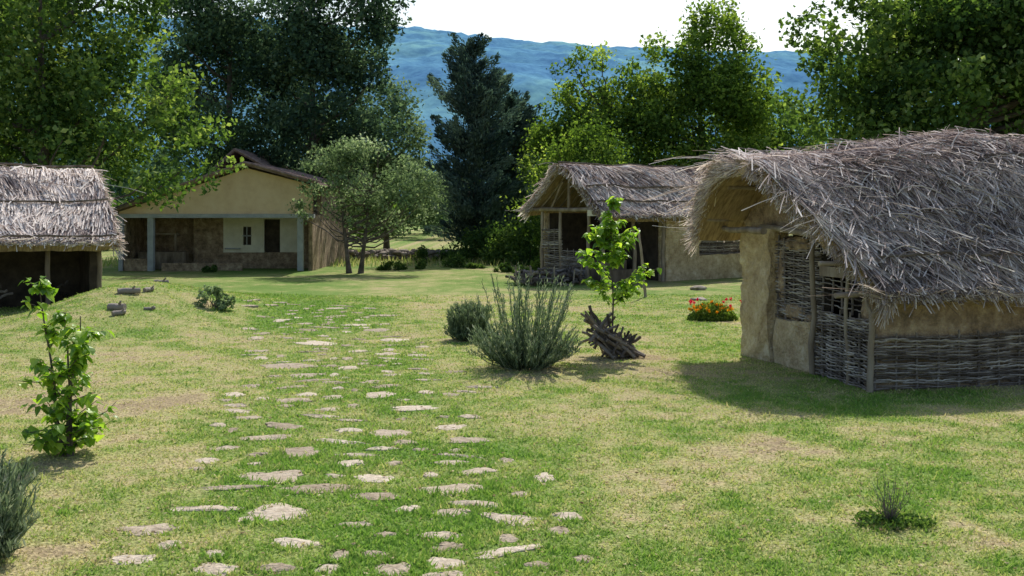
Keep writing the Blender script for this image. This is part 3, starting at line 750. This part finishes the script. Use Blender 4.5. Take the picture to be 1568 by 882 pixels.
m = MB(); stick(m, (0, 0, -.1), (-.22, 0, 2.15), .05, .035, .012, 8, .7, 8)
m.build('wooden_pole', M_wood, smooth=True, loc=(4.15, 31.2, 0))
E = empty('log_pile', (1.3, 36.8, 0))
m = MB()
for k in range(95):
    a = rng.uniform(0, 2 * np.pi); z = rng.uniform(.05, .48); q = rng.uniform(.6, 1.1)
    x_, y_ = 1.2 * q * math.cos(a), .8 * q * math.sin(a); l_ = rng.uniform(.3, .8); b = a + math.pi / 2 + rng.normal(0, .4)
    stick(m, (x_ - l_ * math.cos(b) / 2, y_ - l_ * math.sin(b) / 2, z), (x_ + l_ * math.cos(b) / 2, y_ + l_ * math.sin(b) / 2, z + rng.normal(0, .08)), rng.uniform(.03, .07), None, .02, 7, rng.random())
m.build('logs', M_bark, E)
m = MB()
for k in range(9):
    a = k / 9 * 2 * np.pi
    stick(m, (1.2 * math.cos(a), .8 * math.sin(a), 0), (1.25 * math.cos(a), .85 * math.sin(a), rng.uniform(.5, .75)), .03, .03, .01, 6, .6)
m.build('stakes', M_wood, E)

# ------------------------------------------------------------------ left hut
E = empty('thatched_shelter', (-10.55, 27, 0), math.radians(32.6))
prof = [(0, 1.80), (1.2, 2.6), (2.5, 3.45), (3.64, 3.98), (4.8, 3.4), (6.2, 2.5), (7.2, 1.9)]
E2 = bpy.data.objects.new('roof', None); scene.collection.objects.link(E2); E2.parent = E; E2.scale = (-1, 1, 1)
S, T, ra = make_thatch(E2, prof, [0, .0, .0, 0, .0, 0, 0], 9.0, 3, 20000, None, (.5, 1.0), .024, .22, .07, .10, seed=3, ext=.15)
w = MB()
for a_ in (.15, 1.9): roof_pole(w, S, a_, 0, 1, .03, .16, .1)
roof_pole(w, S, ra, 0, 1, .04, .12)
w.build('roof_poles', M_wood, E2)
w = MB()
for px_ in (-.4, -1.7, -3.2, -5, -7): stick(w, (px_, .55, -.1), (px_, .55, 2.0), .07, .06, .02, 8, .3)
stick(w, (0, .5, 1.88), (-9, .5, 1.88), .08, .07, .01, 8, .6)
w.build('timber_frame', M_wood, E, smooth=True)
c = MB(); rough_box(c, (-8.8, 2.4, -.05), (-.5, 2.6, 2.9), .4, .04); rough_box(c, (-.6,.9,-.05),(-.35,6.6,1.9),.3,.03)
c.build('back_wall', M_dark, E, smooth=True)  # walls coloured near black for the shade under the roof
w = MB()
for k in range(30):
    x_ = rng.uniform(-7, -1.2); stick(w, (x_, rng.uniform(.9, 2.2), rng.uniform(.1, .6)), (x_ + rng.uniform(-1, 1), rng.uniform(.9, 2.2), rng.uniform(.1, .9)), .04, .03, .03, 6, rng.random())
w.build('stored_wood', M_bark, E)

# ------------------------------------------------------------------ back house
E = empty('plastered_house', (-13.3, 45, 0))
xl, xr, xa = -4.3, 4.35, 1.45
zl, zr, za = 2.75, 3.95, 4.72
c = MB()
vv = [(xl, 0, 2.5), (xr, 0, 2.5), (xr, 0, zr - .1), (xa, 0, za - .12), (xl, 0, zl - .1)]
c.add(vv + [(x_, .25, z_) for x_, _, z_ in vv], [(0, 1, 2, 3), (5, 8, 7, 6), (0, 5, 6, 1)], .5)
c.add(vv + [(x_, .25, z_) for x_, _, z_ in vv], [(0, 3, 4), (5, 9, 8)], .5)
c.build('gable_wall', M_plaster, E)
c = MB()
box(c, (xl, 2.6, 0), (-1.6, 2.8, 2.5)); box(c, (xl, .3, 0), (xl + .2, 2.6, 2.5)); 
box(c, (xl, 2.8, 0), (xl + .2, 10, zl - .1)); box(c, (xr - .2, 2.2, 0), (xr, 10, 3.8)); box(c, (xr - .2, .2, 0), (xr - .02, 2.2, 2.5))
box(c, (xl + .2, .0, 0), (-3.0, .2, .55)); box(c, (-2.4, .02, 0), (1.2, .18, .35))
box(c, (-1.6, 2.02, 0), (3.5, 2.2, .75)); box(c, (-1.6, 2.03, .75), (-.2, 2.2, 2.5)); box(c, (3.5, 2.02, 0), (xr - .2, 2.2, 2.5))
c.build('dark_walls', M_claydark, E)
c = MB()
box(c, (-.2, 2.0, .75), (.72, 2.2, 2.45)); box(c, (.72, 2.0, .75), (1.1, 2.2, 1.1)); box(c, (1.1, 2.0, .75), (1.7, 2.2, 2.45))
box(c, (.72, 2.0, 1.95), (1.1, 2.2, 2.45)); box(c, (2.45, 2.0, .76), (3.5, 2.2, 2.45))
box(c, (1.7, 2.0, 2.3), (2.45, 2.2, 2.45))
c.build('limewashed_wall', M_white, E)
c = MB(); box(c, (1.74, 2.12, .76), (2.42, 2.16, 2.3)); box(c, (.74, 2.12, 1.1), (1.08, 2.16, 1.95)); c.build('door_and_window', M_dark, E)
c = MB()
box(c, (.70, 1.96, 1.5), (1.12, 1.995, 1.56)); box(c, (.88, 1.96, 1.1), (.93, 1.99, 1.95)); box(c, (-.1,1.9,.9),(.6,1.99,.96))
box(c, (xl - .1, -.12, 2.38), (xr + .1, .18, 2.55)); box(c, (-3.0, -.08, 0), (-2.74, .16, 2.38))
box(c, (3.7, -.08, 0), (3.95, .16, 2.38)); box(c, (xl, -.07, 0), (xl + .18, .14, 2.38))
c.build('beam_and_posts', M_greywood, E)
c = MB()
def roof_plane(x0, z0, x1, z1, y0, y1, th=.12):
    v = [(x0, y0, z0), (x1, y0, z1), (x1, y1, z1), (x0, y1, z0)]
    v2 = [(a, b, z + th) for a, b, z in v]
    c.add(v + v2, [(0, 3, 2, 1), (4, 5, 6, 7), (0, 1, 5, 4), (1, 2, 6, 5), (2, 3, 7, 6), (3, 0, 4, 7)], .5)
    nn = 26
    for k in range(nn + 1):
        yk = y0 + (y1 - y0) * k / nn
        tube(c, [(x0, yk, z0 + th), (x1, yk, z1 + th)], .07, 6, .5)
roof_plane(xl - .45, zl - .22, xa, za, -.45, 10.3)
roof_plane(xa, za, xr + .35, zr - .12, -.45, 10.3)
c.build('tiled_roof', M_tile, E)
c = MB()
roof_plane(-3.4, 4.2, -1.6, 5.9, 9, 16); roof_plane(-1.6, 5.9, .9, 4.5, 9, 16)
c.build('rear_roof', M_tile, E)
c = MB(); box(c, (-3.2, 10.4, 0), (.7, 15.5, 4.4)); c.build('rear_wing', M_claydark, E)
c = MB(); box(c, (-3.9, 1.2, 0), (-1.8, 1.9, .8)); box(c, (-3.5,1.4,.8),(-3.4,1.5,1.6)); box(c,(-2.3,1.4,.8),(-2.2,1.5,1.6)); box(c,(-3.6,1.35,1.6),(-2.1,1.6,1.66)); c.build('porch_table', M_wood, E)

# ------------------------------------------------------------------ foreground plants
def leaf_big(m, c, size, n_each, tint, droop=.4):
    for q in range(len(c)):
        a = rng.uniform(0, 2 * np.pi); d = np.array([math.cos(a), math.sin(a), rng.uniform(-.7, .35)]); d /= np.linalg.norm(d)
        sd = np.cross(d, [0, 0, 1.]); sd /= np.linalg.norm(sd); sd = sd + rng.normal(0, .25, 3)
        s = size * rng.uniform(.6, 1.25)
        ks = np.array([0, .3, .62, 1.0]); ws = np.array([.08, .42, .36, .02])
        mid = c[q] + d * ks[:, None] * s + np.array([0, 0, -1]) * (ks ** 2)[:, None] * droop * s
        up = np.cross(sd, d) * .12 * s
        l = mid + sd * ws[:, None] * s + up * (ws / .42)[:, None]; r_ = mid - sd * ws[:, None] * s + up * (ws / .42)[:, None]
        v = np.concatenate([l, mid, r_])
        f = [(k, k + 1, 5 + k, 4 + k) for k in range(3)] + [(4 + k, 5 + k, 9 + k, 8 + k) for k in range(3)]
        m.add(v, f, float(np.clip(rng.normal(tint, .25), 0, 1)))

def sapling(name, loc, H, R, nbr, nleaf, size, z_lo, stems=1, tint=.55, taper=True, zpow=1.1):
    e = empty(name, (loc[0], loc[1], float(height(*loc)) - .02))
    w = MB(); m = MB()
    for s_ in range(stems):
        k = np.linspace(0, 1, 9)
        off = rng.normal(0, .04, 2) * (stems > 1)
        tr = np.stack([off[0] + np.cumsum(rng.normal(0, .012, 9)) + off[0] * 2.5 * k, off[1] + np.cumsum(rng.normal(0, .012, 9)), k * H * (1 if s_ == 0 else rng.uniform(.6, .9))], -1)
        tube(w, tr, .022 * (1 - .75 * k), 7, .5)
        for b_ in range(nbr):
            z = z_lo + (tr[-1, 2] - z_lo) * rng.random() ** zpow
            st = np.array([np.interp(z, tr[:, 2], tr[:, 0]), np.interp(z, tr[:, 2], tr[:, 1]), z])
            fz = (z - z_lo) / (H - z_lo)
            Lb = R * (1.0 - .75 * fz if taper else 1 - .65 * fz) * rng.uniform(.5, 1.2)
            a = rng.uniform(0, 2 * np.pi)
            en = st + np.array([math.cos(a) * Lb, math.sin(a) * Lb, Lb * rng.uniform(.1, .8)])
            kk = np.linspace(0, 1, 5)[:, None]; p = st + (en - st) * kk; p[1:-1] += rng.normal(0, .01, (3, 3))
            tube(w, p, np.linspace(.009, .003, 5), 4, .5, cap=False)
            nl = max(3, nleaf // (nbr * stems))
            q = rng.uniform(.15, 1.05, nl)[:, None]
            leaf_big(m, st + (en - st) * q + rng.normal(0, .02, (nl, 3)), size, 1, tint)
    w.build('trunk', M_bark, e, smooth=True); m.build('leaves', M_sap, e)
    return e
sapling('sapling_tree', (1.85, 18.5), 2.85, .78, 44, 1150, .115, .95, tint=.5)
sapling('mulberry_sapling', (-4.78, 10.9), 1.85, .43, 26, 1000, .10, .08, stems=3, taper=False, tint=.5, zpow=1.35)

E = empty('stick_pile', (1.85, 18.42, float(height(1.85, 18.4))))
w = MB()
for k in range(85):
    l_ = rng.uniform(.45, .8); th = rng.normal(-.75, .28)
    if k % 6 == 0: th = rng.uniform(.5, 1.3)
    cx = rng.uniform(-.30, .28); cy = rng.uniform(-.28, .25)
    cz = rng.uniform(.14, max(.2, .70 - .9 * (cx + .3)))
    dx, dz = math.cos(th) * l_ / 2, math.sin(th) * l_ / 2; dy = rng.normal(0, .12)
    z1, z2 = max(cz - dz, .03), max(cz + dz, .03)
    stick(w, (cx - dx, cy - dy, z1), (cx + dx, cy + dy, z2), rng.uniform(.018, .034), None, .012, 7, rng.uniform(.2, 1.2))
w.build('sticks', M_bark, E)

def lavender(name, loc, R, H, ns, spikes=.3, lean=1.0, lf=.055, nl=24, tb=0):
    e = empty(name, (loc[0], loc[1], float(height(*loc)) - .02))
    w = MB(); m = MB()
    for k in range(ns):
        a = rng.uniform(0, 2 * np.pi); q = rng.random() ** .6
        tall = rng.random() < spikes
        h = H * (rng.uniform(.6, 1.08) if tall else rng.uniform(.2, .5)) * (1 - .2 * q)
        out = R * q * (1 if not tall else .85)
        kk = np.linspace(0, 1, 7)
        b0 = np.array([math.cos(a), math.sin(a)]) * R * .3 * q
        x_ = b0[0] + math.cos(a) * out * kk ** .8 * .75 * lean; y_ = b0[1] + math.sin(a) * out * kk ** .8 * .75 * lean
        p = np.stack([x_, y_, h * kk], -1); p[1:] += rng.normal(0, .016, (6, 3))
        tube(w, p, np.linspace(.007, .004, 7), 4, rng.random(), cap=False)
        n_ = nl if not tall else int(nl * 1.0)
        s_ = rng.uniform(.12, 1.0, n_) ** (.8)
        c_ = np.stack([np.interp(s_, kk, p[:, j]) for j in range(3)], -1) + rng.normal(0, .010, (n_, 3))
        d = unit(n_) * .7 + np.array([math.cos(a) * .3, math.sin(a) * .3, 1.1]); d /= np.linalg.norm(d, axis=1, keepdims=True)
        leaves(m, c_ + d * lf * .4, lf * rng.uniform(.7, 1.5, n_), np.clip(.26 + tb + .5 * s_ + rng.normal(0, .16, n_), 0, 1), wid=.11, a=d)
    w.build('stems', M_lav, e); m.build('leaves', M_lav, e)
lavender('lavender_bush', (.2, 17.0), .98, 1.72, 340, .28, lf=.075, nl=32)
lavender('rosemary_bush', (-.9, 20.9), .5, .82, 420, .7, lf=.07, nl=34, tb=-.16)
lavender('lavender_bush', (-4.15, 7.75), .48, .85, 300, .5, lf=.06, nl=30)

bush('small_shrub', (-7.4, 24.8), .55, .4, .62, 700, .1, M_leaf_grey, .1, 14)
E = empty('twiggy_shrub', (3.18, 8.45, float(height(3.18, 8.45))))
w = MB(); m = MB()
for k in range(40):
    a = rng.uniform(0, 2 * np.pi); h = rng.uniform(.12, .42); o_ = rng.uniform(.03, .2)
    stick(w, (0, 0, -.02), (o_ * math.cos(a), o_ * math.sin(a), h), .004, .002, .012, 4, .8)
    n_ = 4; q = rng.uniform(.3, 1, n_)[:, None]
    leaves(m, np.array([o_ * math.cos(a), o_ * math.sin(a), h]) * q + rng.normal(0, .012, (n_, 3)), .02, rng.uniform(.2, .8, n_), wid=.3)
n_ = 900; a = rng.uniform(0, 2 * np.pi, n_); q = rng.random(n_) ** .6 * (.4 + .9 * vnoise(np.cos(a) * 2 + 4, np.sin(a) * 2, 4))
leaves(m, np.stack([np.cos(a) * .36 * q, np.sin(a) * .24 * q, rng.uniform(.005, .07, n_)], -1), .035, rng.uniform(.1, .8, n_), wid=.35)
w.build('twigs', M_bark, E); m.build('leaves', M_leaf_mid, E)

E = empty('flower_bed', (4.9, 24.6, float(height(4.9, 24.6))))
m = MB(); n_ = 2600; a = rng.uniform(0, 2 * np.pi, n_); q = rng.random(n_) ** .5
leaves(m, np.stack([np.cos(a) * .62 * q, np.sin(a) * .4 * q, rng.random(n_) * .40 * (1.1 - q ** 3)], -1), .08, rng.uniform(.1, .9, n_), wid=.25, up=1)
m.build('leaves', M_leaf_bright, E)
for nm, mt, cnt in (('orange_flowers', M_flower_o, 48), ('red_flowers', M_flower_r, 10)):
    m = MB()
    for k in range(cnt):
        a = rng.uniform(0, 2 * np.pi); q = rng.random() ** .5
        x_, y_ = .6 * q * math.cos(a), .38 * q * math.sin(a)
        if nm[0] == 'r': x_ = -.5 + rng.normal(0, .08) if k % 2 else .42 + rng.normal(0, .1)
        c_ = np.array([x_, y_, .34 + rng.uniform(0, .1) - .12 * q + (.10 + rng.uniform(0, .1) if nm[0] == 'r' else 0)])
        leaves(m, c_ + rng.normal(0, .016, (12, 3)), .05, rng.random(12), wid=.45)
    m.build(nm, mt, E)

# ------------------------------------------------------------------ light, sky, camera
az = math.radians(14); el = math.radians(48)
sd = bpy.data.lights.new('sun', 'SUN'); sd.energy = 5.0; sd.angle = math.radians(.5); sd.color = (1, .95, .87)
so = bpy.data.objects.new('sun', sd); scene.collection.objects.link(so)
from mathutils import Vector
dirv = Vector((math.sin(az) * math.cos(el), math.cos(az) * math.cos(el), math.sin(el)))
so.rotation_euler = dirv.to_track_quat('Z', 'Y').to_euler()
so.location = (20, 60, 60)
world = bpy.data.worlds.new("World"); scene.world = world; world.use_nodes = True
nt = world.node_tree; bg = nt.nodes['Background']
sky = nt.nodes.new('ShaderNodeTexSky'); sky.sky_type = 'NISHITA'; sky.sun_disc = False
sky.sun_elevation = el; sky.sun_rotation = az; sky.air_density = 1.4; sky.dust_density = 2.5; sky.ozone_density = 2.5
nt.links.new(sky.outputs[0], bg.inputs[0]); bg.inputs[1].default_value = .145

cam = bpy.data.cameras.new('camera'); co = bpy.data.objects.new('camera', cam); scene.collection.objects.link(co)
co.location = (0, 0, 2.66); co.rotation_euler = (math.radians(90), 0, 0)
cam.sensor_width = 36; cam.lens = 35.33; cam.shift_y = -(441 - 324) / 1568
cam.clip_end = 8000; cam.clip_start = .1
scene.camera = co
